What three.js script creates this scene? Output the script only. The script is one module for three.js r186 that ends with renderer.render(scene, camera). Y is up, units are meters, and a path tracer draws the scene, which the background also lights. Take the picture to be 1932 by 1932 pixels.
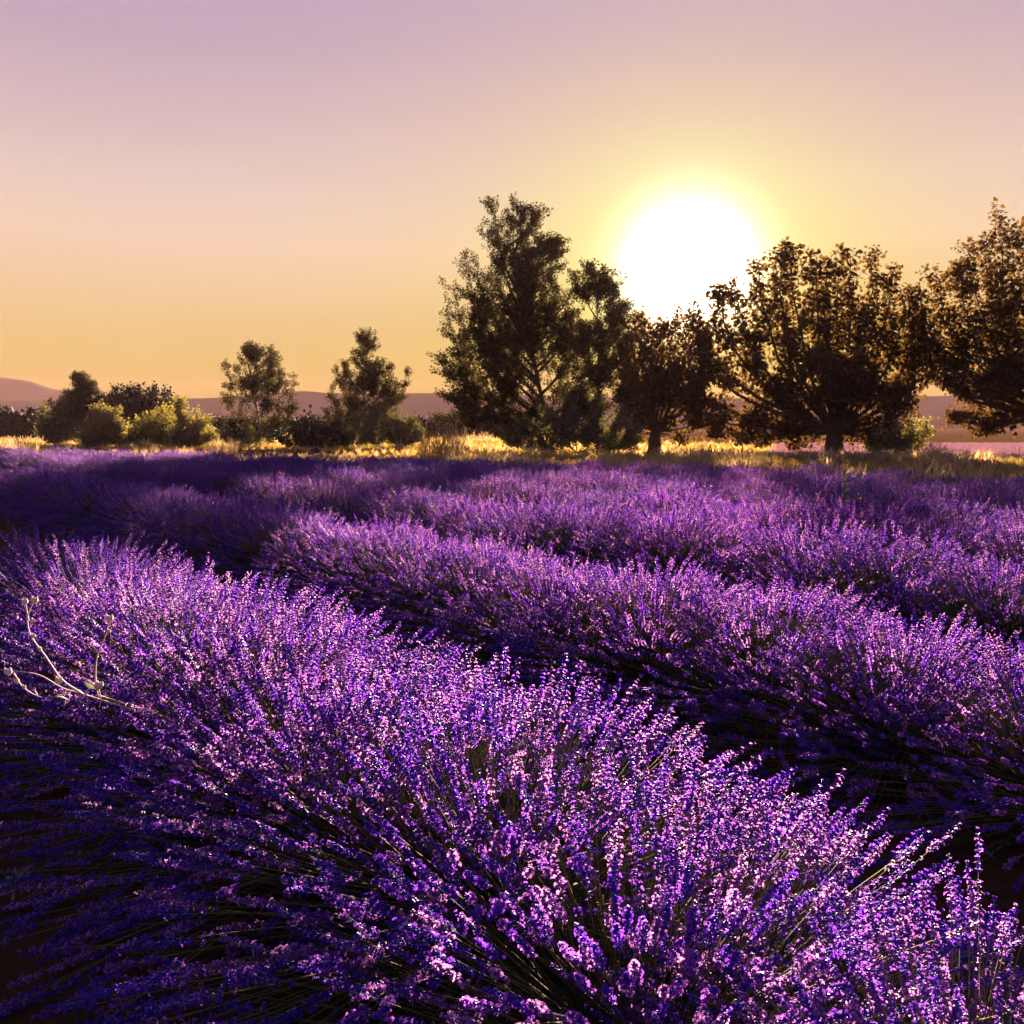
import * as THREE from 'three';
import { mergeGeometries } from 'three/addons/utils/BufferGeometryUtils.js';
import { ImprovedNoise } from 'three/addons/math/ImprovedNoise.js';

const noise = new ImprovedNoise();
const fbm = (x, y, z = 0) => noise.noise(x, y, z) + 0.5 * noise.noise(x * 2.1, y * 2.1, z + 7) + 0.25 * noise.noise(x * 4.3, y * 4.3, z + 13);

// ---------------------------------------------------------------- camera
const EYE = 1.38, FOCAL = 1856, HALF = 966, HORIZON = 805;             // the lens, in units of a 1932-unit wide picture
const PITCH = Math.atan((HALF - HORIZON) / FOCAL);
const scene = new THREE.Scene();
const camera = new THREE.PerspectiveCamera(2 * Math.atan(HALF / FOCAL) * 180 / Math.PI, 1, 0.05, 40000);
camera.position.set(0, EYE, 0);
camera.rotation.x = -PITCH;
function ray(px, py) {                                                // direction of a place in the photograph
  return new THREE.Vector3((px - HALF) / FOCAL, -(py - HALF) / FOCAL, -1).applyAxisAngle(new THREE.Vector3(1, 0, 0), -PITCH);
}
function at(px, py, depth) {                                          // the point there at that distance forward
  const d = ray(px, py);
  return d.multiplyScalar(depth / -d.z).add(new THREE.Vector3(0, EYE, 0));
}

// ---------------------------------------------------------------- sky and sun
const SUN = ray(1300, 454).normalize();
const lin = (h) => new THREE.Color('#' + h).toArray();
{
  // elevation in degrees and linear colour, before the haze between here and the hills is added
  const stops = [[-90, [0.3, 0.2, 0.12]], [-2, [0.4, 0.3, 0.06]], [0, [0.34, 0.255, 0.01]], [2, [0.41, 0.3, 0.025]], [4, [0.6, 0.44, 0.12]], [7, [0.75, 0.54, 0.29]], [10, [0.84, 0.61, 0.46]], [13, [0.75, 0.575, 0.52]], [17, [0.62, 0.46, 0.51]], [20, [0.54, 0.4, 0.51]], [23.5, [0.49, 0.37, 0.53]], [32, lin('a890b0')], [50, lin('6c72ab')], [90, lin('48539c')]];
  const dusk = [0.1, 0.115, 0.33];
  const W = 2048, H = 1024, data = new Float32Array(W * H * 4), glow = ray(1300, 511).normalize();
  for (let row = 0; row < H; row++) {
    const up = ((row + 0.5) / H - 0.5) * Math.PI, el = up * 180 / Math.PI;
    let i = 0;
    while (i < stops.length - 2 && el > stops[i + 1][0]) i++;
    const t = Math.min(1, Math.max(0, (el - stops[i][0]) / (stops[i + 1][0] - stops[i][0])));
    const base = [0, 1, 2].map((k) => stops[i][1][k] + (stops[i + 1][1][k] - stops[i][1][k]) * t);
    for (let col = 0; col < W; col++) {
      const round = ((col + 0.5) / W - 0.5) * 2 * Math.PI;
      const cos = Math.cos(round) * Math.cos(up) * glow.x + Math.sin(up) * glow.y + Math.sin(round) * Math.cos(up) * glow.z;
      const a = Math.acos(Math.min(1, Math.max(-1, cos))) * 180 / Math.PI;
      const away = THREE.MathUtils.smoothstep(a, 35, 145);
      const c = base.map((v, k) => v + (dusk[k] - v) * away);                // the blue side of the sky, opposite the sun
      const g1 = Math.exp(-((a / 2.75) ** 2)), g2 = Math.exp(-((a / 6.6) ** 2)), g3 = Math.exp(-a / 7.5);
      const y = 0.72 * Math.exp(-((a / 13) ** 2)) * Math.max(0, 1 - el / 26), hi = Math.exp(-((a / 16) ** 2)) * THREE.MathUtils.clamp((el - 9) / 9, 0, 1);
      const o = (row * W + col) * 4;
      data[o] = c[0] * (1 + 0.25 * g3) + 5 * g1 + 0.12 * g2 + 0.2 * hi;
      data[o + 1] = c[1] * (1 + 0.42 * g3) + 4.8 * g1 + 0.25 * g2 + 0.11 * hi;
      data[o + 2] = c[2] * (1 - y) + 4.4 * g1 + 0.09 * g2;
      data[o + 3] = 1;
      const streak = 1 + 0.022 * fbm(Math.cos(round) * 2.2, up * 16, Math.sin(round) * 2.2);           // faint haze streaks
      for (let k = 0; k < 3; k++) data[o + k] *= streak * 0.064;
    }
  }
  const sky = new THREE.DataTexture(data, W, H, THREE.RGBAFormat, THREE.FloatType);
  sky.mapping = THREE.EquirectangularReflectionMapping;
  sky.magFilter = THREE.LinearFilter;
  sky.needsUpdate = true;
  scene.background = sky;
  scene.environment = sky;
}
const sun = new THREE.DirectionalLight(new THREE.Color().setRGB(1, 0.64, 0.48), 4.6);
sun.position.copy(SUN).multiplyScalar(60);
sun.castShadow = true;
sun.shadow.radius = 1.5;
sun.shadow.mapSize.set(4096, 4096);
Object.assign(sun.shadow.camera, { left: -50, right: 50, top: 50, bottom: -50, near: 1, far: 200 });
scene.add(sun);
const EXPOSURE = 15;

// ---------------------------------------------------------------- helpers
function rng(seed) {
  let a = seed >>> 0;
  return () => { a = (a + 0x6D2B79F5) | 0; let t = Math.imul(a ^ (a >>> 15), 1 | a); t = (t + Math.imul(t ^ (t >>> 7), 61 | t)) ^ t; return ((t ^ (t >>> 14)) >>> 0) / 4294967296; };
}
const V = (x, y, z) => new THREE.Vector3(x, y, z), UPV = V(0, 1, 0);
const names = {};
function numbered(n) { const k = names[n] = (names[n] ?? -1) + 1; return k ? n + '_' + String(k).padStart(3, '0') : n; }
function tag(o, label, category, group, kind) {
  Object.assign(o.userData, { label, category });
  if (group) o.userData.group = group;
  if (kind) o.userData.kind = kind;
  return o;
}
function thing(name, label, category, pos, group) {
  const o = new THREE.Group();
  o.name = numbered(name);
  o.position.copy(pos);
  scene.add(o);
  return tag(o, label, category, group);
}
function part(name, geo, mat, parent, kind) {
  const m = new THREE.Mesh(geo, mat);
  m.name = name;
  m.castShadow = m.receiveShadow = true;
  if (kind) m.userData.kind = kind;
  parent.add(m);
  return m;
}
function copies(name, geo, mat, matrices, parent, kind, colors) {
  const m = new THREE.InstancedMesh(geo, mat, matrices.length);
  matrices.forEach((x, i) => m.setMatrixAt(i, x));
  if (colors) colors.forEach((c, i) => m.setColorAt(i, c));
  m.name = name;
  m.castShadow = m.receiveShadow = true;
  if (kind) m.userData.kind = kind;
  parent.add(m);
  return m;
}
function structure(name, geo, mat) { const m = part(name, geo, mat, scene, 'structure'); return m; }
function basis(dir, roll) {                                           // quaternion that turns +y to dir
  return new THREE.Quaternion().setFromUnitVectors(UPV, dir).multiply(new THREE.Quaternion().setFromAxisAngle(UPV, roll));
}
const place = (pos, dir, roll, s) => new THREE.Matrix4().compose(pos, basis(dir, roll), typeof s === 'number' ? V(s, s, s) : s);

class MB {                                                            // collects triangles per material slot
  constructor() { this.slots = []; }
  tri(slot, a, b, c) { (this.slots[slot] ??= []).push(a.x, a.y, a.z, b.x, b.y, b.z, c.x, c.y, c.z); }
  quad(slot, a, b, c, d) { this.tri(slot, a, b, c); this.tri(slot, a, c, d); }
  tube(slot, pts, radii, sides, cap) {
    let prev = null;
    pts.forEach((p, i) => {
      const d = (pts[i + 1] ?? p).clone().sub(pts[i - 1] ?? p).normalize(), u = V(1, 0, 0).cross(d);
      if (u.lengthSq() < 0.02) u.set(0, 0, 1).cross(d);
      u.normalize();
      const w = d.clone().cross(u), ring = [];
      for (let k = 0; k < sides; k++) { const q = k / sides * Math.PI * 2; ring.push(p.clone().addScaledVector(u, Math.cos(q) * radii[i]).addScaledVector(w, Math.sin(q) * radii[i])); }
      if (prev) for (let k = 0; k < sides; k++) this.quad(slot, prev[k], prev[(k + 1) % sides], ring[(k + 1) % sides], ring[k]);
      prev = ring;
    });
    if (cap) for (let k = 1; k < sides - 1; k++) this.tri(slot, prev[0], prev[k], prev[k + 1]);
  }
  bud(slot, a, b, r, sides, mid = 0.55) {                             // a spindle from a to b
    const d = b.clone().sub(a), u = (Math.abs(d.x) < Math.abs(d.y) ? V(1, 0, 0) : V(0, 1, 0)).cross(d).normalize(), w = d.clone().normalize().cross(u), m = a.clone().addScaledVector(d, mid), ring = [];
    for (let k = 0; k < sides; k++) { const q = k / sides * Math.PI * 2; ring.push(m.clone().addScaledVector(u, Math.cos(q) * r).addScaledVector(w, Math.sin(q) * r)); }
    for (let k = 0; k < sides; k++) { this.tri(slot, a, ring[(k + 1) % sides], ring[k]); this.tri(slot, b, ring[k], ring[(k + 1) % sides]); }
  }
  add(geo, slotOf, m) {                                               // appends another geometry's triangles
    const p = geo.attributes.position;
    for (const g of geo.groups) for (let i = g.start; i < g.start + g.count; i++) { const v = V().fromBufferAttribute(p, i).applyMatrix4(m); (this.slots[slotOf(g.materialIndex)] ??= []).push(v.x, v.y, v.z); }
  }
  build(smooth) {
    const g = new THREE.BufferGeometry(), all = [];
    let start = 0;
    this.slots.forEach((s, i) => { for (let k = 0; k < s.length; k++) all.push(s[k]); g.addGroup(start, s.length / 3, i); start += s.length / 3; });
    g.setAttribute('position', new THREE.Float32BufferAttribute(all, 3));
    g.computeVertexNormals();
    return g;
  }
}
const rgb = (r, g, b) => new THREE.Color().setRGB(r, g, b);
function mat(color, rough = 0.8, through = 0, more = {}) {
  return through ? new THREE.MeshPhysicalMaterial({ color, roughness: 1, transmission: through, thickness: 0, side: THREE.DoubleSide, ...more })
    : new THREE.MeshStandardMaterial({ color, roughness: rough, side: THREE.DoubleSide, ...more });
}

// ---------------------------------------------------------------- ground and hills
function tiled(size, f) {                                             // a seamless texture from f(x, y) in 0..1, colours linear
  const d = new Uint8Array(size * size * 4);
  for (let y = 0; y < size; y++) for (let x = 0; x < size; x++) {
    const c = f(x / size, y / size), o = (y * size + x) * 4;
    for (let k = 0; k < 3; k++) d[o + k] = Math.round(255 * Math.min(1, Math.max(0, c[k])));
    d[o + 3] = 255;
  }
  const t = new THREE.DataTexture(d, size, size);
  t.wrapS = t.wrapT = THREE.RepeatWrapping;
  t.magFilter = THREE.LinearFilter;
  t.needsUpdate = true;
  return t;
}
function loopNoise(x, y, s) {                                         // noise that closes on a unit square
  const m = (a, b, t) => a + (b - a) * t, n = (u, v) => fbm(u * s, v * s, s * 3.7);
  return m(m(n(x, y), n(x - 1, y), x), m(n(x, y - 1), n(x - 1, y - 1), x), y);
}
const soilMap = tiled(512, (x, y) => { const n = 0.5 + 0.5 * loopNoise(x, y, 9), w = 0.5 + 0.5 * loopNoise(x, y, 31); return [0.15 + 0.12 * n + 0.1 * w, 0.11 + 0.09 * n + 0.08 * w, 0.07 + 0.06 * n + 0.06 * w].map((v) => Math.pow(v, 0.8)); });
const soilBump = tiled(512, (x, y) => { const n = 0.5 + 0.4 * loopNoise(x, y, 24) + 0.3 * loopNoise(x, y, 60); return [n, n, n]; });
{
  const g = new THREE.PlaneGeometry(2200, 2200, 1, 1).rotateX(-Math.PI / 2), uv = g.attributes.uv;
  for (let i = 0; i < uv.count; i++) uv.setXY(i, uv.getX(i) * 730, uv.getY(i) * 730);
  structure('ground', g, new THREE.MeshPhysicalMaterial({ color: rgb(0.16, 0.12, 0.08), roughness: 1, specularIntensity: 0, map: soilMap, bumpMap: soilBump, bumpScale: 0.04 }));
}
function hills(outline, depth, back, color, seed) {                   // a ridge whose skyline passes the places given
  const n = 160, rows = 14, g = new THREE.PlaneGeometry(1, 1, n, rows), p = g.attributes.position;
  const x0 = outline[0][0], x1 = outline[outline.length - 1][0];
  for (let i = 0; i <= n; i++) {
    const px = x0 + (x1 - x0) * i / n;
    let k = 0;
    while (k < outline.length - 2 && px > outline[k + 1][0]) k++;
    const t = THREE.MathUtils.clamp((px - outline[k][0]) / (outline[k + 1][0] - outline[k][0]), 0, 1), py = outline[k][1] + (outline[k + 1][1] - outline[k][1]) * t;
    const top = at(px, py, depth);
    for (let j = 0; j <= rows; j++) {
      const v = j / rows, h = Math.sin(Math.min(1, v * 1.6) * Math.PI / 2) * (v > 0.62 ? 1 - (v - 0.62) * 0.6 : 1);
      const z = -depth + (0.62 - v) * back, rough = fbm(px * 0.02 + seed, v * 5, seed);
      p.setXYZ(j * (n + 1) + i, top.x * (z / -depth), Math.max(-5, top.y * h * (v < 0.6 ? 1 + 0.1 * rough * (0.62 - v) : 1)), z);
    }
  }
  g.computeVertexNormals();
  return structure('hills', g, new THREE.MeshPhysicalMaterial({ color, roughness: 1, specularIntensity: 0, side: THREE.DoubleSide }));
}
hills([[-900, 735], [-300, 705], [0, 711], [60, 719], [95, 731], [150, 745], [240, 756], [420, 764]], 960, 110, rgb(0.07, 0.065, 0.05), 1).name = 'far_hills';
hills([[-900, 770], [-60, 758], [10, 756], [60, 755], [120, 756], [330, 752], [420, 750], [500, 743], [570, 737], [620, 741], [700, 742], [850, 741], [1100, 748], [1500, 752], [2100, 740], [2900, 735]], 700, 90, rgb(0.07, 0.065, 0.05), 2);

// ---------------------------------------------------------------- lavender
const M = {
  stem: mat(rgb(0.12, 0.12, 0.022), 0.9),
  calyx: [[0.03, 0.01, 0.28], [0.02, 0.008, 0.28], [0.12, 0.03, 0.22]].map((c) => new THREE.MeshPhysicalMaterial({ color: rgb(...c), roughness: 0.6, specularIntensity: 0.45, side: THREE.DoubleSide })),
  corolla: [[0.3, 0.085, 0.56], [0.16, 0.035, 0.57], [0.46, 0.2, 0.6]].map((c) => mat(rgb(...c), 0.55, 0.7, { specularIntensity: 0.3 })),
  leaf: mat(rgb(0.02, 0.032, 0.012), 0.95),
};
const headMats = (k) => [M.calyx[k % 3], M.corolla[k % 3]];

function headInto(mb, seed, base, len, lod, slots) {                  // a flower spike along +y from base
  const r = rng(seed), whorls = lod === 0 ? 11 : lod === 1 ? 9 : 6, per = [6, 4, 3][lod], open = [0.42, 0.45, 0.45][lod];
  for (let w = 0; w < whorls; w++) {
    const t = w === 0 ? 0 : 0.1 + 0.9 * w / (whorls - 1) * (0.97 + 0.06 * r()), y = base + len * t * 0.93, taper = w > whorls - 4 ? 0.55 + 0.14 * (whorls - 1 - w) : w === 0 ? 0.85 : 1;
    for (let k = 0; k < per; k++) {
      const q = (k + 0.8 * r() + w * 0.5) / per * Math.PI * 2, el = 0.7 + 0.5 * r() + (w === whorls - 1 ? 0.5 : 0), L = (0.0068 + 0.0018 * r()) * taper * [1, 1.15, 1.4][lod];
      const d = V(Math.cos(q) * Math.cos(el), Math.sin(el), Math.sin(q) * Math.cos(el)), a = V(Math.cos(q) * 0.0012, y + (r() - 0.5) * 0.006, Math.sin(q) * 0.0012), b = a.clone().addScaledVector(d, L);
      mb.bud(slots[0], a, b, (0.0022 + 0.0006 * r()) * [1, 1.3, 1.8][lod], lod === 0 ? 4 : 3, 0.6);
      if (r() < open) {
        const u = V(-Math.sin(q), 0, Math.cos(q)), v = d.clone().cross(u), n = lod === 0 ? 5 : lod === 1 ? 3 : 2, s = (0.0036 + 0.0014 * r()) * taper * [1, 1.2, 1.6][lod], ph = r() * 6;
        const c = b.clone().addScaledVector(d, 0.001);
        for (let i = 0; i < n; i++) {
          const f = ph + i / n * Math.PI * 2, e = u.clone().multiplyScalar(Math.cos(f)).addScaledVector(v, Math.sin(f)), g = u.clone().multiplyScalar(-Math.sin(f)).addScaledVector(v, Math.cos(f)), tip = 0.55 + 0.5 * r();
          const m1 = c.clone().addScaledVector(e, s * 0.65).addScaledVector(d, s * 0.3), end = c.clone().addScaledVector(e, s).addScaledVector(d, s * 0.15 * tip);
          mb.quad(slots[1], c, m1.clone().addScaledVector(g, s * 0.38), end, m1.clone().addScaledVector(g, -s * 0.38));
        }
      }
    }
  }
}
function stemInto(mb, seed, len, headLen, sides, rad, slot) {
  const r = rng(seed), bow = (r() - 0.5) * 0.1, pts = [], rr = [], n = sides > 2 ? 4 : 3;
  for (let i = 0; i <= n; i++) { const t = i / n; pts.push(V(bow * Math.sin(t * Math.PI) * len * 0.6, t * (len + headLen * 0.8), 0)); rr.push(rad * (1.1 - 0.5 * t)); }
  mb.tube(slot, pts, rr, sides);
}
const HEAD = 0.108, STEM = 0.55;
// full-detail: stems and heads apart (for single stalks), and joined (for the rest of a plant)
const NV = 6, stemGeo = [], headGeo = [];
for (let i = 0; i < NV; i++) {
  const len = HEAD * (0.85 + 0.35 * (i / (NV - 1)));
  let m = new MB(); stemInto(m, 50 + i, STEM, len, 3, 0.0013, 0); stemGeo.push(m.build());
  m = new MB(); headInto(m, 90 + i, STEM, len, 0, [0, 1]); headGeo.push(m.build());
}
// the leafy cushion at a plant's heart
function cushion(seed, n, R) {
  const r = rng(seed), m = new MB();
  for (let i = 0; i < n; i++) {
    const q = r() * 6.283, y = r(), d = V(Math.cos(q) * Math.sqrt(1 - y * y), y, Math.sin(q) * Math.sqrt(1 - y * y)), p = d.clone().multiplyScalar(R * (0.35 + 0.6 * r())).add(V(0, 0.02, 0));
    const a = d.clone().add(V(r() - 0.5, r() * 0.9, r() - 0.5)).normalize(), s = V(r() - 0.5, r() - 0.5, r() - 0.5).cross(a).normalize(), L = 0.05 + 0.05 * r(), w = 0.004 + 0.002 * r();
    m.quad(0, p, p.clone().addScaledVector(a, L * 0.5).addScaledVector(s, w), p.clone().addScaledVector(a, L), p.clone().addScaledVector(a, L * 0.5).addScaledVector(s, -w));
  }
  return m.build();
}
const cushionGeo = [1, 2, 3].map((s) => cushion(s, 2600, 0.46));
// where each stalk of a plant starts and points: a fan over the dome
function fan(seed, n, size) {
  const r = rng(seed), out = [], ph = r() * 9;
  while (out.length < n) {
    const y = -0.3 + 1.28 * r(), q = r() * Math.PI * 2, h = Math.sqrt(Math.max(0, 1 - y * y)), d = V(Math.cos(q) * h, y, Math.sin(q) * h);
    const patch = noise.noise(d.x * 2.6 + ph, d.y * 2.6, d.z * 2.6 + seed);
    if (patch < -0.08 && r() < 0.8) continue;                         // thin places, where stems show
    d.add(V((r() - 0.5) * 0.3, (r() - 0.5) * 0.25 + 0.06, (r() - 0.5) * 0.3)).normalize();
    const R = size * (0.97 + 0.16 * patch + 0.12 * (r() - 0.5)) * (1 - 0.62 * Math.max(0, d.y) + 0.24 * Math.max(0, d.y) ** 2);
    const s = R / (STEM + HEAD) * 0.93 * (1 + 0.12 * r() ** 4), b = V((r() - 0.5) * 0.14, 0.05 + 0.06 * r(), (r() - 0.5) * 0.14).addScaledVector(d, 0.06);
    out.push({ b, d, s, roll: r() * 6.283, k: Math.floor(r() * NV), t: r() });
  }
  return out;
}
function plantGeo(seed, n, lod, size) {                               // all the stalks of a plant; slots: three calyx tones, three corolla tones, stem
  const m = new MB(), r = rng(seed);
  for (const e of fan(seed, n, size)) {
    const one = new MB(), tone = Math.floor(r() * 3);
    stemInto(one, seed + e.k, STEM, HEAD, lod === 2 ? 2 : 3, lod === 2 ? 0.0022 : 0.0014, 6);
    headInto(one, seed * 3 + Math.floor(e.t * 40), STEM, HEAD * (lod === 2 ? 1.1 : 0.85 + 0.35 * r()), lod, [tone, 3 + tone]);
    m.add(one.build(), (k) => k, place(e.b, e.d, e.roll, e.s));
  }
  return m.build();
}
const plantMats = [...M.calyx, ...M.corolla, M.stem];
const onRow = (s, t) => V(0.8 * s - 0.6 * t, 0, -(0.6 * s + 0.8 * t));  // rows run away to the left

function bush(name, label, pos, seed, o) {
  const g = thing(name, label, 'lavender', pos, o.group), r = rng(seed), eye = V(0, EYE, 0).sub(pos);
  if (o.single) {                                                     // the stalks that show largest: near the eye, on the outside
    const list = fan(seed, 1500, o.size).map((e) => { const tip = e.b.clone().addScaledVector(e.d, e.s * STEM); return { ...e, near: tip.distanceTo(eye) - 0.9 * tip.y }; });
    list.sort((a, b) => a.near - b.near).length = o.single;
    for (const e of list) {
      const st = part('flower_stem', stemGeo[e.k], M.stem, g);
      place(e.b, e.d, e.roll, e.s).decompose(st.position, st.quaternion, st.scale);
      part('flower_head', headGeo[e.k], headMats(Math.floor(e.t * 3)), st);
    }
  }
  const rest = part('flower_stalks', o.geo, plantMats, g, 'stuff');
  rest.rotation.y = r() * 6.283;
  rest.scale.setScalar(o.size);
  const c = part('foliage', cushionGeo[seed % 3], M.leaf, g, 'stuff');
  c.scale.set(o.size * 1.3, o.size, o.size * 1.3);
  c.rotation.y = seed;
  if (o.wide) g.scale.set(o.wide, 1, o.wide);
  return g;
}
const nearLabels = [
  'lavender bush cut by the right edge at the lower right corner',
  'tall spiked lavender bush filling the lower right corner against the black furrow',
  'large lavender bush right of lower centre with tall pink lit spikes',
  'large lavender bush at lower centre, violet in front and pink on top',
  'near lavender bush left of centre, its pink crest below the dark furrow',
  'near lavender bush well right of the dry weed stems, with green stems showing',
  'near lavender bush just right of the faint thin dry weed stem',
  'lavender bush with a raised pink crest behind the faint thin dry weed stem',
  'lavender bush directly behind the upright dry weed stem',
  'lavender bush behind the top of the branching dry weed',
  'second farthest lavender bush of the near row, by the left edge',
  'farthest lavender bush of the near row, at the left edge of the photo',
];
const PLANTS = { near: [1, 2, 3].map((k) => plantGeo(300 + k, 760, 1, 1)), second: [1, 2].map((k) => plantGeo(400 + k, 950, 1, 1)), far: [1, 2, 3].map((k) => plantGeo(500 + k, 900, 2, 1)) };
{
  const r = rng(77);
  nearLabels.forEach((label, i) => {
    const t = 0.05 + i * 0.66, s = 1.42 + (r() - 0.5) * 0.12, size = 0.84 + 0.12 * r() + (i === 7 ? 0.12 : i > 5 ? 0.08 : i > 2 ? 0.05 : [-0.14, -0.1, -0.04][i]);
    bush('lavender_bush', label, onRow(s, t), 1000 + i * 7, { geo: PLANTS.near[i % 3], size, wide: 1.13, single: i < 1 ? 100 : i < 5 ? 170 : i < 8 ? 140 : 60, group: 'lavender bushes of the near row' });
  });
  const under = ['cut by the right edge, across the dark furrow', 'straight below the yellow lit shrub on the right', 'straight below the left half of the big round tree', 'straight below the low tree under the sun', 'straight below the shrub under the tallest tree', 'straight below the left side of the tallest tree', 'straight below the tall golden grass', 'straight below the bushy green shrub', 'straight below the pointed young poplar', 'straight below the slender weed stalk', 'straight below the fork topped poplar', 'straight below the gap left of the fork topped poplar'];
  for (let i = 1; i < 27; i++) {
    const t = 0.75 + i * 0.72, s = 3.62 + (r() - 0.5) * 0.16, size = 0.86 + 0.12 * r();
    bush('lavender_bush', under[i - 1] ? 'second row lavender bush ' + under[i - 1] : 'far lavender bush at the hazy left end of the second row', onRow(s, t), 3000 + i * 5, { geo: PLANTS.second[i % 2], size, single: i < 6 ? 80 : 0, group: under[i - 1] ? 'lavender bushes of the second row' : 'far lavender bushes of the second row' });
  }
}
// the rest of the field: whole plants, repeated
const EDGE = (x, f) => f < 21 - 0.72 * x;                           // the far edge of the field
{
  const field = new THREE.Group();
  field.name = 'lavender_field';
  scene.add(field);
  tag(field, 'violet lavender field of blurred rows stretching back to the trees', 'lavender field', null, 'stuff');
  const r = rng(5), mid = [[], []], far = [[], [], []], cushions = [], tm = [[], []], tf = [[], [], []];
  for (let row = -1; row < 36; row++) {
    const s = row < 0 ? -0.85 : 5.6 + row * 1.62;
    for (let t = -24; t < 40; t += 0.72) {
      const p = onRow(s + (r() - 0.5) * 0.4, t + (r() - 0.5) * 0.3), f = -p.z, size = 0.92 + 0.16 * r(), roll = r() * 6.283, c = 0.8 + 0.4 * r(), w = r(), k = Math.floor(r() * 6);
      if (!EDGE(p.x, f) || f < (row < 0 ? -1.5 : 2) || Math.abs(p.x) > 0.62 * f + 2.5) continue;
      const m = place(p, UPV, roll, size), tint = rgb(c * (0.9 + 0.25 * w), c * 0.95, c);
      if (f < 10) { mid[k % 2].push(m); tm[k % 2].push(tint); } else { far[k % 3].push(m); tf[k % 3].push(tint); }
      cushions.push(place(p, UPV, roll, V(size * 1.3, size, size * 1.3)));
    }
  }
  mid.forEach((list, i) => copies('lavender_plants', PLANTS.second[i], plantMats, list, field, 'stuff', tm[i]));
  far.forEach((list, i) => copies('lavender_plants', PLANTS.far[i], plantMats, list, field, 'stuff', tf[i]));
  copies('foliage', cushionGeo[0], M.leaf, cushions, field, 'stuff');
  console.log('field plants', mid.map((l) => l.length), far.map((l) => l.length));
}

// ---------------------------------------------------------------- trees
const bark = mat(rgb(0.05, 0.035, 0.025), 0.95);
const LEAF = {
  dark: mat(rgb(0.034, 0.028, 0.006), 1, 0.35, { specularIntensity: 0.3 }),
  mulberry: mat(rgb(0.062, 0.036, 0.007), 1, 0.5, { specularIntensity: 0.3 }),
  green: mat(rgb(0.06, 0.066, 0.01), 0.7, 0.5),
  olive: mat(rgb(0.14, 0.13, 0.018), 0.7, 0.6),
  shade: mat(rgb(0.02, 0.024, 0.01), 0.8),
};
function sprig(seed, n, leaf, length, hang) {                         // a twig along +y with n leaves
  const r = rng(seed), m = new MB();
  m.tube(1, [V(0, 0, 0), V(0, length, 0)], [0.006, 0.003], 3);
  for (let i = 0; i < n; i++) {
    const t = 0.12 + 0.9 * i / n, q = r() * 6.283, o = V(Math.cos(q), 0.25 + 0.5 * r(), Math.sin(q)).normalize(), p = V(0, length * t, 0).addScaledVector(o, leaf * (0.3 + 0.8 * r()));
    const a = o.clone().add(V((r() - 0.5), -hang * r() + 0.3 * (r() - 0.5), (r() - 0.5))).normalize(), s = V(r() - 0.5, r() - 0.5, r() - 0.5).cross(a).normalize(), L = leaf * (0.7 + 0.6 * r()), w = L * (0.34 + 0.1 * r()), fold = a.clone().cross(s).multiplyScalar(L * 0.12);
    const b1 = p.clone().addScaledVector(a, L * 0.35).addScaledVector(s, w).add(fold), b2 = p.clone().addScaledVector(a, L * 0.35).addScaledVector(s, -w).add(fold), tip = p.clone().addScaledVector(a, L);
    m.tri(0, p, b1, tip); m.tri(0, p, tip, b2);
  }
  return m.build();
}
const SPRIGS = {
  poplar: [1, 2, 3].map((s) => sprig(s, 13, 0.1, 0.36, 0.6)),
  mulberry: [4, 5, 6].map((s) => sprig(s, 10, 0.19, 0.55, 1.3)),
  shrub: [7, 8, 9].map((s) => sprig(s, 14, 0.075, 0.3, 0.2)),
};
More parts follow.
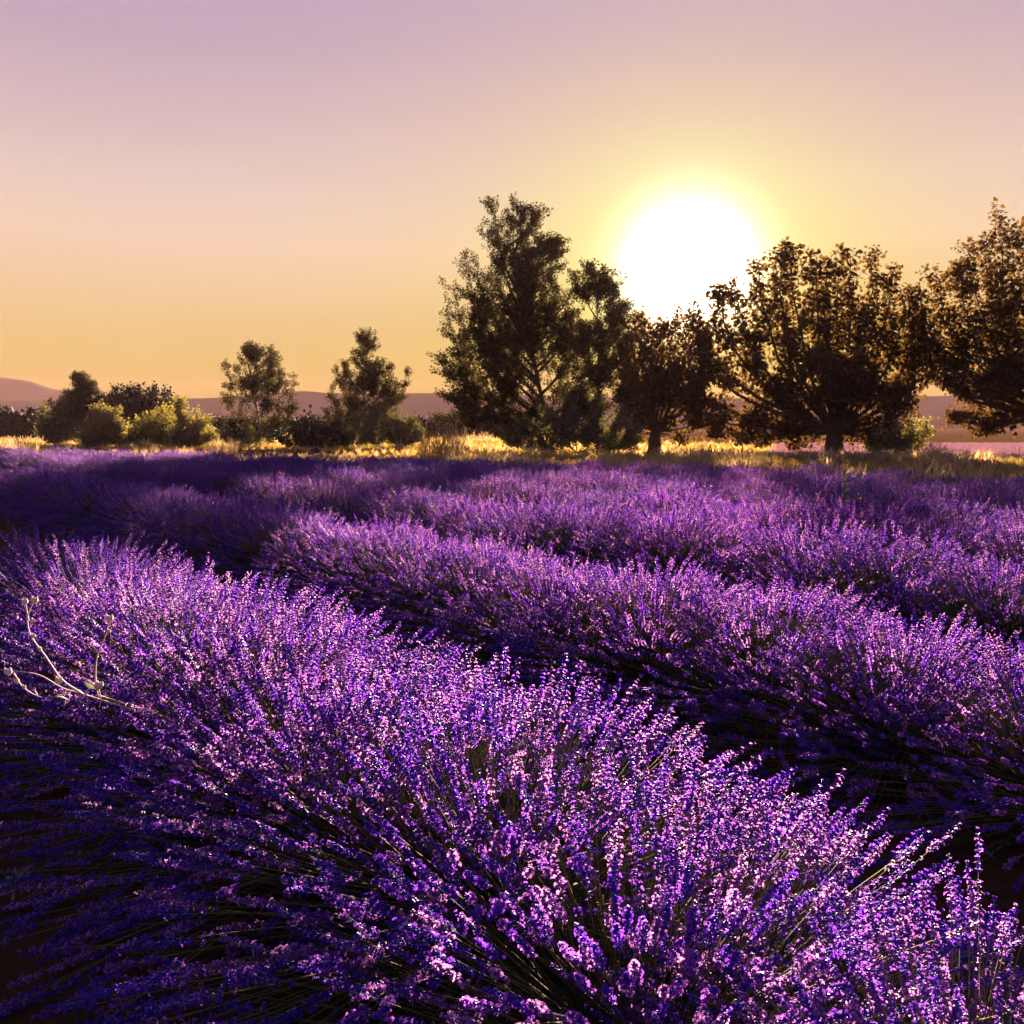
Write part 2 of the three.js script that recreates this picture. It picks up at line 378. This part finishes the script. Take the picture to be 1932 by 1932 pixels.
// o.tips: [px, py] ends of the main limbs in the picture; o.base: px of the foot; leaves grow from o.from along each limb
function tree(name, label, category, o) {
  const r = rng(o.seed), D = o.depth, foot = at(o.base, HORIZON, D).setY(0), g = thing(name, label, category, foot, o.group);
  const wood = new MB(), leaves = [[], [], []], k = D / FOCAL, fork = at(o.base + (o.lean ?? 0), o.fork, D).sub(foot);
  const n = o.stems ?? 1;
  for (let i = 0; i < n; i++) {
    const a = V((i - (n - 1) / 2) * (o.spread ?? 0.25), 0, (r() - 0.5) * 0.3 * (n > 1)), b = fork.clone().add(V(a.x * 1.6, 0, a.z));
    wood.tube(0, [a.clone().setY(-0.1), a.clone().lerp(b, 0.2), a.clone().lerp(b, 0.6).add(V((r() - 0.5) * 0.1, 0, (r() - 0.5) * 0.1)), b], [o.girth * 1.5, o.girth, o.girth * 0.85, o.girth * 0.75], 8);
  }
  const spine = at(...(o.spine ?? o.tips[0]).slice(0, 2), D).sub(foot);
  if (o.upTrunk) wood.tube(0, [fork, fork.clone().lerp(spine, 0.5).add(V(0.03, 0, 0)), spine], [o.girth * 0.75, o.girth * 0.4, 0.01], 6);
  const limb = (from, to, rad, dens, spread, twigs) => {
    const len = from.distanceTo(to), bend = V((to.x - from.x) * 0.25, (from.y - to.y) * 0.04, (to.z - from.z) * 0.3), pts = [], rr = [];
    for (let i = 0; i <= 6; i++) { const t = i / 6; pts.push(from.clone().lerp(to, t).addScaledVector(bend, Math.sin(t * Math.PI)).add(V((r() - 0.5) * 0.04 * len * t, 0, (r() - 0.5) * 0.04 * len * t))); rr.push(Math.max(0.006, rad * (1 - 0.9 * t))); }
    wood.tube(0, pts, rr, 5);
    const P = (t) => { const x = Math.min(5.999, t * 6), i = Math.floor(x); return pts[i].clone().lerp(pts[i + 1], x - i); };
    const along = to.clone().sub(from).normalize(), f0 = o.from ?? 0.25;
    for (let i = 0; i < twigs; i++) {
      const t = f0 + (1 - f0) * Math.pow(r(), 0.8), p = P(t), q = r() * 6.283, side = V(Math.cos(q), 0, Math.sin(q)), d = along.clone().multiplyScalar(o.rise ?? 0.9).add(side).add(V(0, o.lift ?? 0.25, 0)).normalize();
      const L = spread * (1.12 - 0.8 * t) * (0.4 + 0.8 * r()), end = p.clone().addScaledVector(d, L);
      wood.tube(0, [p, p.clone().lerp(end, 0.5).add(V(0, L * 0.03, 0)), end], [rad * 0.16 + 0.004, rad * 0.1 + 0.003, 0.003], 3);
      const m = Math.max(1, Math.round(L * dens));
      for (let j = 0; j < m; j++) {
        const u = (j + 0.3 + r()) / (m + 0.3), c = p.clone().lerp(end, Math.min(1.05, 0.15 + 0.9 * u)), dir = d.clone().add(V((r() - 0.5) * 1.5, (r() - 0.4) * 1.1, (r() - 0.5) * 1.5)).normalize();
        leaves[Math.floor(r() * 3)].push(place(c, dir, r() * 6.283, o.leaf * (0.75 + 0.5 * r())));
      }
    }
    const tipN = Math.max(2, Math.round(len * 3.2 * (o.tipDens ?? 1)));
    for (let j = 0; j < tipN; j++) { const t = 0.55 + 0.45 * j / tipN; leaves[Math.floor(r() * 3)].push(place(P(t), along.clone().add(V((r() - 0.5) * 0.9, r() * 0.3, (r() - 0.5) * 0.9)).normalize(), r() * 6.283, o.leaf * (0.7 + 0.4 * r()))); }
  };
  const cx = o.tips.reduce((a, t) => a + t[0], 0) / o.tips.length, wide = o.tips.reduce((a, t) => Math.max(a, Math.abs(t[0] - cx)), 0) * k;
  for (const [px, py, w = 1, low = 0] of o.tips) for (let copy = 0; copy < (o.layers ?? 1); copy++) {
    const dz = (copy ? (r() - 0.5) * 2 : (r() - 0.5) * 0.9) * (o.depthway ?? Math.max(0.5, wide * 0.8)), pull = copy ? 0.6 + 0.35 * r() : 1;
    const to = at(cx + (px - cx) * pull, py + (copy ? (o.fork - py) * 0.35 * r() : 0), D).sub(foot); to.z += dz;
    const from = V(fork.x, fork.y, fork.z);
    if (o.upTrunk) { const out = Math.hypot(to.x - fork.x, to.z), y = Math.max(fork.y * (0.3 + 0.5 * r()), to.y - out * (1.1 + 0.5 * r()) - 0.08 * to.y); from.set(fork.x + (spine.x - fork.x) * Math.max(0, (y - fork.y) / Math.max(0.1, spine.y - fork.y)), y, fork.z); }
    limb(from, to, o.girth * (o.kind === 'mulberry' ? 0.27 : 0.45) * w, o.dens, o.twig * w, Math.round(o.twigs * w));
  }
  part('trunk', wood.build(), bark, g);
  const crown = new THREE.Group();
  crown.name = 'crown';
  crown.userData.kind = 'stuff';
  g.add(crown);
  leaves.forEach((list, i) => list.length && copies('leaves', SPRIGS[o.kind][i], [LEAF[o.tone], bark], list, crown, 'stuff', o.tint && list.map(() => { const v = 0.7 + 0.6 * r(); return rgb(v, v, v); })));
  return leaves.reduce((a, l) => a + l.length, 0);
}
let count = 0;
// the tall poplar and its neighbour
count += tree('poplar_tree', 'tallest tree in the photo, a dark airy poplar left of the sun', 'tree', { seed: 11, depth: 50, base: 1040, fork: 770, lean: -14, girth: 0.17, kind: 'poplar', tone: 'dark', leaf: 1.04, dens: 7, twig: 2.0, twigs: 21, from: 0.08, layers: 3, depthway: 1.6, upTrunk: 0.9, spine: [945, 400],
  tips: [[935, 392, 1], [985, 405, 0.9], [1005, 402, 0.9, 0.5], [1050, 450, 0.9, 0.4], [900, 480, 0.9, 0.5], [880, 485, 0.8, 0.5], [1040, 500, 0.8, 0.5], [862, 545, 0.9, 0.5], [1080, 535, 0.9, 0.3], [848, 600, 0.9, 0.4], [842, 680, 0.9, 0.3], [850, 745, 0.8, 0.1], [840, 790, 0.7], [1090, 620, 0.9, 0.3], [1100, 690, 0.8], [960, 560, 0.9, 0.6], [1000, 600, 0.9, 0.4], [920, 640, 0.9, 0.4], [1120, 760, 0.8], [900, 800, 0.7]] });
count += tree('poplar_tree', 'smaller poplar against the sun, right beside the tallest tree', 'tree', { seed: 12, depth: 49, base: 1130, fork: 790, girth: 0.11, kind: 'poplar', tone: 'dark', leaf: 1.04, dens: 7, twig: 1.7, twigs: 20, layers: 2, from: 0.12, depthway: 1.2, upTrunk: 0.9,
  tips: [[1125, 520, 1], [1105, 540, 0.9], [1160, 545, 0.9, 0.3], [1172, 575, 0.8, 0.3], [1185, 640, 0.8], [1190, 700, 0.7], [1095, 640, 0.8], [1150, 640, 0.9], [1130, 700, 0.9], [1085, 740, 0.8]] });
count += tree('shrub', 'broad dark shrub at the foot of the tallest tree', 'shrub', { seed: 13, depth: 48, base: 1090, fork: 855, stems: 4, spread: 0.7, girth: 0.05, kind: 'shrub', tone: 'green', leaf: 1.35, dens: 7, twig: 0.70, twigs: 26, layers: 2, from: 0.1, depthway: 1.4,
  tips: [[930, 800], [980, 790], [1030, 770], [1080, 755], [1130, 750], [1170, 770], [1200, 800], [1060, 800], [1120, 800], [960, 830], [1190, 835]] });
// mulberries
count += tree('mulberry_tree', 'low dark tree with a thick short trunk directly under the sun', 'tree', { seed: 14, depth: 49, base: 1236, fork: 815, girth: 0.36, kind: 'mulberry', tone: 'mulberry', leaf: 1.25, dens: 4.6, twig: 1.2, twigs: 15, layers: 1, depthway: 1.6, from: 0.15,
  tips: [[1195, 625], [1208, 610], [1228, 630], [1255, 620], [1272, 607], [1300, 625], [1320, 640], [1185, 690], [1180, 750], [1320, 700], [1310, 770], [1240, 690], [1275, 700], [1200, 790, 0.7], [1300, 800, 0.7], [1270, 828, 0.5], [1205, 826, 0.5]] });
count += tree('mulberry_tree', 'big round dark tree right of the sun on a thick trunk', 'tree', { seed: 15, depth: 48, base: 1575, fork: 815, girth: 0.5, kind: 'mulberry', tone: 'mulberry', leaf: 1.25, dens: 4.6, twig: 1.5, twigs: 20, layers: 1, depthway: 1.8, from: 0.12,
  tips: [[1322, 600], [1360, 560], [1395, 545, 0.9], [1432, 505, 0.9], [1475, 490], [1500, 478], [1535, 490], [1565, 500], [1590, 505], [1612, 488], [1650, 480, 0.9], [1680, 520], [1700, 560], [1330, 660], [1320, 730], [1345, 790, 0.8], [1420, 800, 0.8], [1715, 620], [1720, 690], [1700, 750], [1680, 800, 0.7], [1480, 600], [1550, 610], [1620, 600], [1420, 650], [1580, 720], [1480, 730], [1640, 700], [1500, 810, 0.7], [1400, 832, 0.6], [1660, 828, 0.6], [1350, 818, 0.6], [1520, 838, 0.5], [1630, 836, 0.5], [1450, 836, 0.5]] });
count += tree('mulberry_tree', 'large dark tree cut by the right edge of the photo', 'tree', { seed: 16, depth: 47, base: 1990, fork: 790, girth: 0.45, kind: 'mulberry', tone: 'mulberry', leaf: 1.25, dens: 4.6, twig: 1.5, twigs: 20, layers: 1, depthway: 1.8, from: 0.12,
  tips: [[1890, 402, 0.85], [1868, 455], [1838, 475], [1810, 505], [1772, 525, 0.9], [1725, 560, 0.8], [1925, 425], [1960, 430], [2010, 450], [2060, 500], [2110, 580], [2120, 680], [1745, 600], [1740, 660], [1780, 720], [1800, 790, 0.8], [1850, 815, 0.7], [1900, 560], [1850, 600], [1960, 600], [1820, 660], [1900, 690], [1990, 720], [2040, 780], [1900, 800, 0.8]] });
// the two slender poplars on the left
count += tree('poplar_tree', 'airy young poplar with a forked top, left of two similar trees', 'tree', { seed: 17, depth: 64, base: 490, fork: 800, girth: 0.09, kind: 'poplar', tone: 'dark', leaf: 1.00, dens: 7.0, twig: 1.1, twigs: 17, layers: 2, depthway: 0.8, upTrunk: 0.5, from: 0.1,
  tips: [[463, 655], [478, 662], [432, 690], [507, 660], [515, 672], [528, 705], [553, 712, 0.8], [424, 740, 0.8], [555, 760, 0.8], [420, 790, 0.8], [540, 800, 0.8], [440, 820, 0.8], [470, 720, 0.8], [505, 760, 0.8]] });
count += tree('poplar_tree', 'pointed young poplar, right of two similar trees', 'tree', { seed: 18, depth: 64, base: 690, fork: 800, girth: 0.1, kind: 'poplar', tone: 'dark', leaf: 1.00, dens: 7.4, twig: 1.15, twigs: 20, layers: 2, depthway: 0.9, upTrunk: 0.6, from: 0.1,
  tips: [[684, 634], [700, 645], [720, 680], [655, 690], [637, 690, 0.7], [735, 700], [765, 698, 0.9], [625, 730, 0.8], [618, 775, 0.8], [745, 740, 0.8], [640, 800, 0.8], [690, 720], [670, 760], [710, 770]] });
count += tree('shrub', 'bushy green shrub right of the pointed poplar', 'shrub', { seed: 19, depth: 62, base: 745, fork: 850, stems: 3, spread: 0.5, girth: 0.04, kind: 'shrub', tone: 'green', leaf: 1.5, dens: 7, twig: 0.70, twigs: 22, layers: 2, from: 0.1, depthway: 0.7,
  tips: [[705, 780], [730, 765], [750, 780], [775, 790], [790, 815], [695, 820], [760, 825]] });
count += tree('shrub', 'low dark shrub between the two young poplars', 'shrub', { seed: 20, depth: 61, base: 575, fork: 852, stems: 3, spread: 0.5, girth: 0.04, kind: 'shrub', tone: 'shade', leaf: 1.5, dens: 7, twig: 0.63, twigs: 24, layers: 2, from: 0.05, depthway: 0.6,
  tips: [[532, 822], [555, 800], [575, 795], [595, 798], [620, 808], [640, 830]] });
// the group at far left
count += tree('shrub', 'dark green bush at the left end of the tree group', 'shrub', { seed: 21, depth: 68, base: 105, fork: 845, stems: 3, girth: 0.05, kind: 'shrub', tone: 'green', leaf: 1.5, dens: 7, twig: 0.70, twigs: 26, layers: 2, from: 0.05, depthway: 0.7,
  tips: [[78, 800], [85, 775], [100, 755], [118, 748], [128, 770], [135, 800], [100, 800]] });
count += tree('poplar_tree', 'dark young tree with a pointed top in the far left group', 'tree', { seed: 22, depth: 69, base: 155, fork: 835, girth: 0.08, kind: 'poplar', tone: 'dark', leaf: 1.00, dens: 10.8, twig: 1.0, twigs: 24, layers: 2, depthway: 0.7, upTrunk: 0.8, from: 0.15,
  tips: [[146, 716], [152, 725], [170, 728], [180, 745], [128, 755], [190, 765], [140, 780], [175, 790], [125, 810]] });
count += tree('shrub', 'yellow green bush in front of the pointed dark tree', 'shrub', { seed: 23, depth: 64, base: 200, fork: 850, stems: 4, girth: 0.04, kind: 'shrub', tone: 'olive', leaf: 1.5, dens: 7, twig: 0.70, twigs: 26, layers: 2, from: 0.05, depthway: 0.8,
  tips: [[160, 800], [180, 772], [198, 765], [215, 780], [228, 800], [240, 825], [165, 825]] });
count += tree('mulberry_tree', 'dark round headed tree on a thin trunk in the left group', 'tree', { seed: 24, depth: 72, base: 253, fork: 815, girth: 0.16, kind: 'shrub', tone: 'shade', leaf: 1.9, dens: 7, twig: 0.70, twigs: 26, layers: 2, depthway: 1.0, from: 0.15,
  tips: [[205, 755], [215, 740], [238, 738], [262, 736], [285, 738], [308, 745], [322, 760], [318, 780], [215, 780], [255, 770], [285, 780], [235, 790]] });
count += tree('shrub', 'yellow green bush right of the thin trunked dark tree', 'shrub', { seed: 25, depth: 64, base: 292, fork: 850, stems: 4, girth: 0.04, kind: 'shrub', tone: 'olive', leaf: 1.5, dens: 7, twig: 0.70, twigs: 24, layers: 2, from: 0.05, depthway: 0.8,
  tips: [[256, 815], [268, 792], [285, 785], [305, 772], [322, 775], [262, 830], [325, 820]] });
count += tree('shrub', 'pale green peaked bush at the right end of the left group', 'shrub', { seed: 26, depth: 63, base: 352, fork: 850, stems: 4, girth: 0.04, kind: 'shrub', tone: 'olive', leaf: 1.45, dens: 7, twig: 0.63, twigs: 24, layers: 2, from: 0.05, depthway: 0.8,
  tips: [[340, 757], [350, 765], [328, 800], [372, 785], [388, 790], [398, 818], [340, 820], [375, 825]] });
count += tree('shrub', 'small dark shrub left of the fork topped poplar', 'shrub', { seed: 27, depth: 70, base: 412, fork: 840, stems: 3, girth: 0.04, kind: 'shrub', tone: 'shade', leaf: 1.5, dens: 7, twig: 0.56, twigs: 20, layers: 2, from: 0.05, depthway: 0.5,
  tips: [[395, 815], [405, 800], [418, 795], [432, 805], [440, 820]] });
count += tree('shrub', 'light green shrub at the foot of the fork topped poplar', 'shrub', { seed: 28, depth: 63, base: 470, fork: 850, stems: 4, girth: 0.04, kind: 'shrub', tone: 'green', leaf: 1.4, dens: 7, twig: 0.56, twigs: 16, layers: 2, from: 0.1, depthway: 0.7,
  tips: [[425, 815], [440, 808], [470, 805], [500, 800], [530, 810], [450, 830]] });
count += tree('shrub', 'leafy green shrub under the pointed poplar', 'shrub', { seed: 29, depth: 62, base: 660, fork: 852, stems: 4, girth: 0.04, kind: 'shrub', tone: 'green', leaf: 1.5, dens: 7, twig: 0.63, twigs: 20, layers: 2, from: 0.1, depthway: 0.7,
  tips: [[620, 815], [640, 800], [670, 795], [700, 800], [650, 830]] });
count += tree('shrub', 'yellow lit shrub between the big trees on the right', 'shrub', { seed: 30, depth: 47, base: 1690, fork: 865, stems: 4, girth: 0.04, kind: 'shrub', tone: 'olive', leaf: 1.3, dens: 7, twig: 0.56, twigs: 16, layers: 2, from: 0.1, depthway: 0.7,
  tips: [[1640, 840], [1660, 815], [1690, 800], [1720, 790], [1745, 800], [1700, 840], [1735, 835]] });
console.log('sprigs', count);

// far-off woods
{
  const r = rng(31), list = [[], [], []];
  for (const [x0, x1, d, top] of [[-120, 75, 85, 790], [380, 640, 110, 798], [780, 1000, 110, 796]]) for (let i = 0; i < (x1 - x0) * 5; i++) {
    const px = x0 + (x1 - x0) * r(), lump = 0.6 + 0.4 * Math.sin(px * 0.17) * Math.sin(px * 0.071 + 1), ymax = at(px, top + (1 - lump) * 22, d).y, p = at(px, HORIZON, d + (r() - 0.5) * 5).setY(ymax * Math.pow(r(), 0.6));
    list[Math.floor(r() * 3)].push(place(p, V(r() - 0.5, 0.6, r() - 0.5).normalize(), r() * 6.28, 2.6 + r() * 1.5));
  }
  const g = new THREE.Group();
  g.name = 'far_wood';
  scene.add(g);
  tag(g, 'low dark line of distant woods below the hills', 'woods', null, 'stuff');
  list.forEach((l, i) => copies('leaves', SPRIGS.shrub[i], [LEAF.shade, bark], l, g, 'stuff'));
}

// ---------------------------------------------------------------- dry grass behind the field
const straw = [mat(rgb(0.36, 0.24, 0.045), 0.7, 0.5), mat(rgb(0.2, 0.16, 0.025), 0.7, 0.45), mat(rgb(0.5, 0.4, 0.17), 0.7, 0.5)];
function tuft(seed, n, h, spread, plume) {
  const r = rng(seed), m = new MB();
  for (let i = 0; i < n; i++) {
    const q = r() * 6.283, b = V(Math.cos(q), 0, Math.sin(q)).multiplyScalar(spread * 0.35 * r()), lean = V(Math.cos(q), 0, Math.sin(q)).multiplyScalar(spread * (0.3 + 0.9 * r())), H = h * (0.5 + 0.6 * r()), w = 0.006 + 0.004 * r(), s = V(Math.sin(q + r()), 0, Math.cos(q)).multiplyScalar(w);
    const m1 = b.clone().addScaledVector(lean, 0.3).setY(H * 0.6), tip = b.clone().add(lean).setY(H);
    m.quad(0, b.clone().sub(s), b.clone().add(s), m1.clone().addScaledVector(s, 0.8), m1.clone().addScaledVector(s, -0.8));
    m.tri(0, m1.clone().sub(s), m1.clone().add(s), tip);
    if (plume && i % 3 === 0) m.bud(0, m1.clone().lerp(tip, 0.5), tip.clone().add(V(0, 0.08, 0)), 0.018, 3);
  }
  return m.build();
}
const tufts = [tuft(1, 24, 0.3, 0.26), tuft(2, 28, 0.24, 0.32), tuft(3, 26, 0.42, 0.24, true)];
const tallTufts = [tuft(4, 40, 1, 0.4, true), tuft(5, 34, 1, 0.3, true)];
{
  const r = rng(41), list = [[], [], []];
  for (let i = 0; i < 26000; i++) {
    const x = -48 + 100 * r(), edge = 21 - 0.72 * x, f = Math.max(3, edge) + 0.9 + 62 * Math.pow(r(), 1.9);
    if (Math.abs(x) > 0.58 * f + 3 || f > 92) continue;
    if (x > 0.265 * f && f > 41 && f < 74) continue;                    // the far lavender field
    if (x < -3 && f < 60 && r() < 0.5) continue;
    const n = fbm(x * 0.2, f * 0.2, 2), k = n > 0.3 ? 2 : n > -0.1 ? 0 : 1, big = f > 74 ? 1.5 : 1;
    list[r() < 0.7 ? k : Math.floor(r() * 2)].push(place(V(x, 0, -f), UPV, r() * 6.283, (0.55 + 0.7 * r() + 0.3 * Math.max(0, n)) * big * (x < -2 && f < 60 ? 0.65 : 1)));
  }
  const g = new THREE.Group();
  g.name = 'dry_grass';
  scene.add(g);
  tag(g, 'golden dry grass strip between the lavender field and the trees', 'grass', null, 'stuff');
  list.forEach((l, i) => copies('grass_tufts', tufts[i], straw[i], l, g, 'stuff'));
}
function grassClump(label, px0, px1, py, depth, h, n, seed, tone) {
  const r = rng(seed), foot = at((px0 + px1) / 2, HORIZON, depth).setY(0), g = thing('tall_grass', label, 'grass', foot);
  for (let i = 0; i < n; i++) {
    const p = at(px0 + (px1 - px0) * (i + r()) / n, HORIZON, depth).setY(0).sub(foot), m = part('blades', tallTufts[i % 2], straw[tone ?? (r() < 0.6 ? 0 : 2)], g);
    p.z += (r() - 0.5) * 1.5;
    m.position.copy(p);
    m.rotation.y = r() * 6;
    m.scale.set(0.9, h * (0.6 + 0.5 * r()), 0.9);
  }
}
grassClump('tall golden grass with feathery tips left of the tallest tree', 792, 872, 800, 34, 1.3, 14, 1);
grassClump('bright cream grass at the left edge beside the distant woods', -30, 62, 830, 48, 0.85, 16, 2, 2);
grassClump('bright cream grass left of the fork topped poplar', 392, 446, 825, 48, 0.85, 11, 3, 2);
grassClump('pale sunlit grass clump right of the big round tree', 1728, 1792, 832, 38, 0.75, 9, 4, 2);
grassClump('golden grass under the low tree below the sun', 1262, 1420, 840, 42, 0.6, 18, 5);
grassClump('golden grass at the foot of the big round tree', 1500, 1720, 850, 40, 0.55, 16, 6);

// the second lavender field far behind, on the right
{
  const g = new THREE.Group(), r = rng(61), list = [[], [], []];
  g.name = 'far_lavender_field';
  const sunlitPinkMats = [0, 1, 2, 3, 4, 5].map((k) => mat(rgb(0.5, 0.26 + 0.02 * k, 0.42), 0.7, 0.6)).concat(M.stem);  // sunlit, veiled look painted in as a paler pink flower colour
  scene.add(g);
  tag(g, 'distant lavender strip tinted sunlit pink behind the trees at the right edge', 'lavender field', null, 'stuff');
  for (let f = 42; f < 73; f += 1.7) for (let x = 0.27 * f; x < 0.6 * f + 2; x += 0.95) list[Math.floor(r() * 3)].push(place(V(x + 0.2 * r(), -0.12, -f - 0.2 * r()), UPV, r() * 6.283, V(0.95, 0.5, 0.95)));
  list.forEach((l, i) => copies('lavender_plants', PLANTS.far[i], sunlitPinkMats, l, g, 'stuff'));
}

// ---------------------------------------------------------------- weeds and small things
const dryStem = mat(rgb(0.5, 0.42, 0.34), 0.8), dryPod = mat(rgb(0.62, 0.54, 0.4), 0.8), weedLeaf = mat(rgb(0.1, 0.14, 0.06), 0.7, 0.4), greyLeaf = mat(rgb(0.2, 0.22, 0.2), 0.8);
function leafGeo(L, w, curl) {
  const m = new MB(), P = (t, k) => V(k * w * Math.sin(Math.PI * Math.min(1, t * 0.95 + 0.04)), t * L, curl * t * t * L + Math.abs(k) * w * 0.25);
  for (let i = 0; i < 5; i++) for (const k of [-1, 1]) m.quad(0, P(i / 5, 0), P(i / 5, k), P((i + 1) / 5, k), P((i + 1) / 5, 0));
  return m.build();
}
function stalk(name, label, category, depth, paths, pods, leaves, rad, mats) {
  const P = (q) => at(q[0], q[1], q[2] ?? depth), root = P(paths[0][0]).setY(0).add(depth < 5 ? V(0.3, 0, -0.75) : V(0, 0, 0)), g = thing(name, label, category, root);
  paths.forEach((path, i) => {
    const c = new THREE.CatmullRomCurve3(path.map((q) => P(q).sub(root))), n = path.length * 4, m = new MB(), pts = c.getPoints(n), k = i ? 0.75 : 1;
    if (!i) pts.unshift(V(pts[0].x * 0.4, pts[0].y * 0.6, pts[0].z * 0.45));
    if (!i) pts.unshift(V(0, -0.02, 0));
    m.tube(0, pts, pts.map((_, j) => rad * k * (1 - 0.5 * j / pts.length)), 6, true);
    part(i ? 'branch' : 'stem', m.build(), mats[0], g);
  });
  pods.forEach(([px, py, dx, dy, L]) => {
    const m = new MB(), a = P([px, py]).sub(root), d = V(dx, dy, 0.2).normalize();
    for (let k = 0; k < 3; k++) { const e = d.clone().add(V((k - 1) * 0.35, 0.1 * k, (k % 2) * 0.3)).normalize(); m.bud(0, a, a.clone().addScaledVector(e, L), L * 0.27, 6, 0.5); }
    part('seed_pod', m.build(), mats[1], g);
  });
  leaves.forEach(([px, py, dx, dy, L]) => { const f = part('leaf', leafGeo(L, L * 0.16, 0.3), weedLeaf, g); f.position.copy(P([px, py]).sub(root)); f.quaternion.copy(basis(V(dx, dy, 0.3).normalize(), 0.6)); });
  return g;
}
stalk('dry_weed', 'large branching pale dry weed over the lavender at the left edge', 'weed', 2.9,
  [[[163, 1312], [120, 1285], [85, 1237], [57, 1197], [52, 1165], [60, 1143], [68, 1130]], [[160, 1310], [118, 1298], [75, 1274], [30, 1266], [-25, 1261]], [[54, 1170], [50, 1150], [49, 1136]], [[26, 1270], [45, 1298], [82, 1316], [140, 1304]], [[70, 1311], [66, 1303], [66, 1298]]],
  [[66, 1140, 0.1, 1, 0.028], [49, 1142, -0.1, 1, 0.024], [58, 1176, 0.6, 0.7, 0.022], [62, 1204, 0.3, 0.8, 0.018], [76, 1228, -0.2, 0.9, 0.016], [17, 1276, 0, 1, 0.032], [112, 1292, 0.1, 1, 0.03], [34, 1290, -0.3, 0.8, 0.022], [44, 1300, 0.3, 0.6, 0.018]],
  [[105, 1312, 1, 0.1, 0.06], [140, 1304, 1, 0.15, 0.05]], 0.003, [dryStem, dryPod]);
stalk('dry_weed', 'single upright dry weed stem right of the branching one', 'weed', 2.9,
  [[[184, 1312], [180, 1280], [183, 1238], [197, 1203], [208, 1168]], [[186, 1300], [190, 1320], [187, 1335]]], [[207, 1176, 0.1, 1, 0.032], [203, 1196, 0.4, 0.7, 0.02], [188, 1300, 0.2, 1, 0.03]], [[180, 1300, -0.6, 0.5, 0.04]], 0.0034, [mat(rgb(0.34, 0.33, 0.16), 0.8), dryPod]);
stalk('dry_weed', 'thin faint dry weed stem farthest right of three over the lavender', 'weed', 3.2,
  [[[268, 1272], [279, 1245], [286, 1218]]], [[286, 1226, 0, 1, 0.028]], [], 0.003, [mat(rgb(0.2, 0.17, 0.22), 0.8), mat(rgb(0.3, 0.25, 0.3), 0.8)]);
stalk('yellow_weed', 'thin yellow green weed standing above the lavender near the right trees', 'weed', 9,
  [[[1590, 958], [1591, 925], [1593, 884]], [[1590, 940], [1598, 915]]], [[1593, 892, 0, 1, 0.05], [1592, 905, 0.3, 0.8, 0.05], [1598, 918, 0.2, 0.9, 0.05]], [[1591, 940, -0.5, 0.9, 0.08], [1591, 930, 0.5, 0.9, 0.08], [1591, 948, 0.5, 0.8, 0.09], [1590, 920, -0.4, 0.9, 0.07], [1592, 908, 0.4, 0.9, 0.06]], 0.006, [weedLeaf, mat(rgb(0.4, 0.36, 0.08), 0.8, 0.4)]);
stalk('weed_stalk', 'slender dark weed stalk against the hills between the young poplars', 'weed', 58,
  [[[583, 812], [584, 790], [586, 764]], [[584, 800], [577, 782], [574, 772]]], [[586, 770, 0, 1, 0.25], [585, 780, 0.3, 0.8, 0.2], [575, 778, -0.2, 1, 0.2], [584, 792, 0.4, 0.7, 0.2]], [], 0.03, [bark, LEAF.dark]);
{                                                                     // grey leaves low by the left edge, a bent straw, two fallen petals
  const p = at(22, 1655, 2.75), g = thing('grey_weed', 'low grey leaved weed at the left edge in the dark', 'weed', V(p.x, 0, p.z)), r = rng(9);
  const m = new MB();
  m.tube(0, [V(0, 0, 0), V(0.01, p.y, 0)], [0.005, 0.003], 5);
  part('stem', m.build(), dryStem, g);
  for (let i = 0; i < 16; i++) { const q = i * 2.4, f = part('leaf', leafGeo(0.035 + 0.03 * r(), 0.008, 0.5), greyLeaf, g); f.position.set(0.01, p.y * (0.45 + 0.55 * r()), 0); f.quaternion.copy(basis(V(Math.cos(q), 0.2 + 0.7 * r(), Math.sin(q)).normalize(), r() * 6)); }
  const s = at(650, 1724, 1.75), e = at(692, 1768, 1.72), t = thing('dry_straw', 'short bent yellow straw lying on the dark lavender flank', 'straw', s), sm = new MB(), d = e.sub(s);
  sm.tube(0, [V(0, 0, 0), d.clone().multiplyScalar(0.3), d.clone().multiplyScalar(0.7).add(V(0, 0.004, 0)), d], [0.002, 0.0045, 0.005, 0.0025], 6, true);
  part('stalk', sm.build(), mat(rgb(0.55, 0.42, 0.12), 0.7), t);
}
for (const [px, y0, y1, label] of [[70, 764, 800, 'thin distant mast in front of the left hill'], [419, 756, 800, 'thin distant mast on the ridge, left one of a pair'], [424, 754, 800, 'thin distant mast on the ridge, right one of a pair']]) {
  const a = at(px, y0, 600), g = thing('mast', label, 'mast', V(a.x, 0, a.z), px > 100 ? 'masts on the ridge' : undefined), m = new MB(), c = new MB();
  m.tube(0, [V(0, 0, 0), V(0, a.y, 0)], [0.22, 0.13], 6, true);
  part('pole', m.build(), bark, g);
  for (const h of [0.82, 0.92]) c.tube(0, [V(-1.1, a.y * h, 0), V(1.1, a.y * h, 0)], [0.12, 0.12], 4, true);
  part('cross_arm', c.build(), bark, g);
}

renderer();
function renderer() {
  const r = new THREE.WebGLRenderer({ antialias: true });
  r.toneMapping = THREE.LinearToneMapping;
  r.toneMappingExposure = EXPOSURE;
  r.shadowMap.enabled = true;
  r.setSize(1024, 1024);
  scene.fog = new THREE.FogExp2(rgb(0.95, 0.65, 0.62), 0.0001);
  r.render(scene, camera);
}
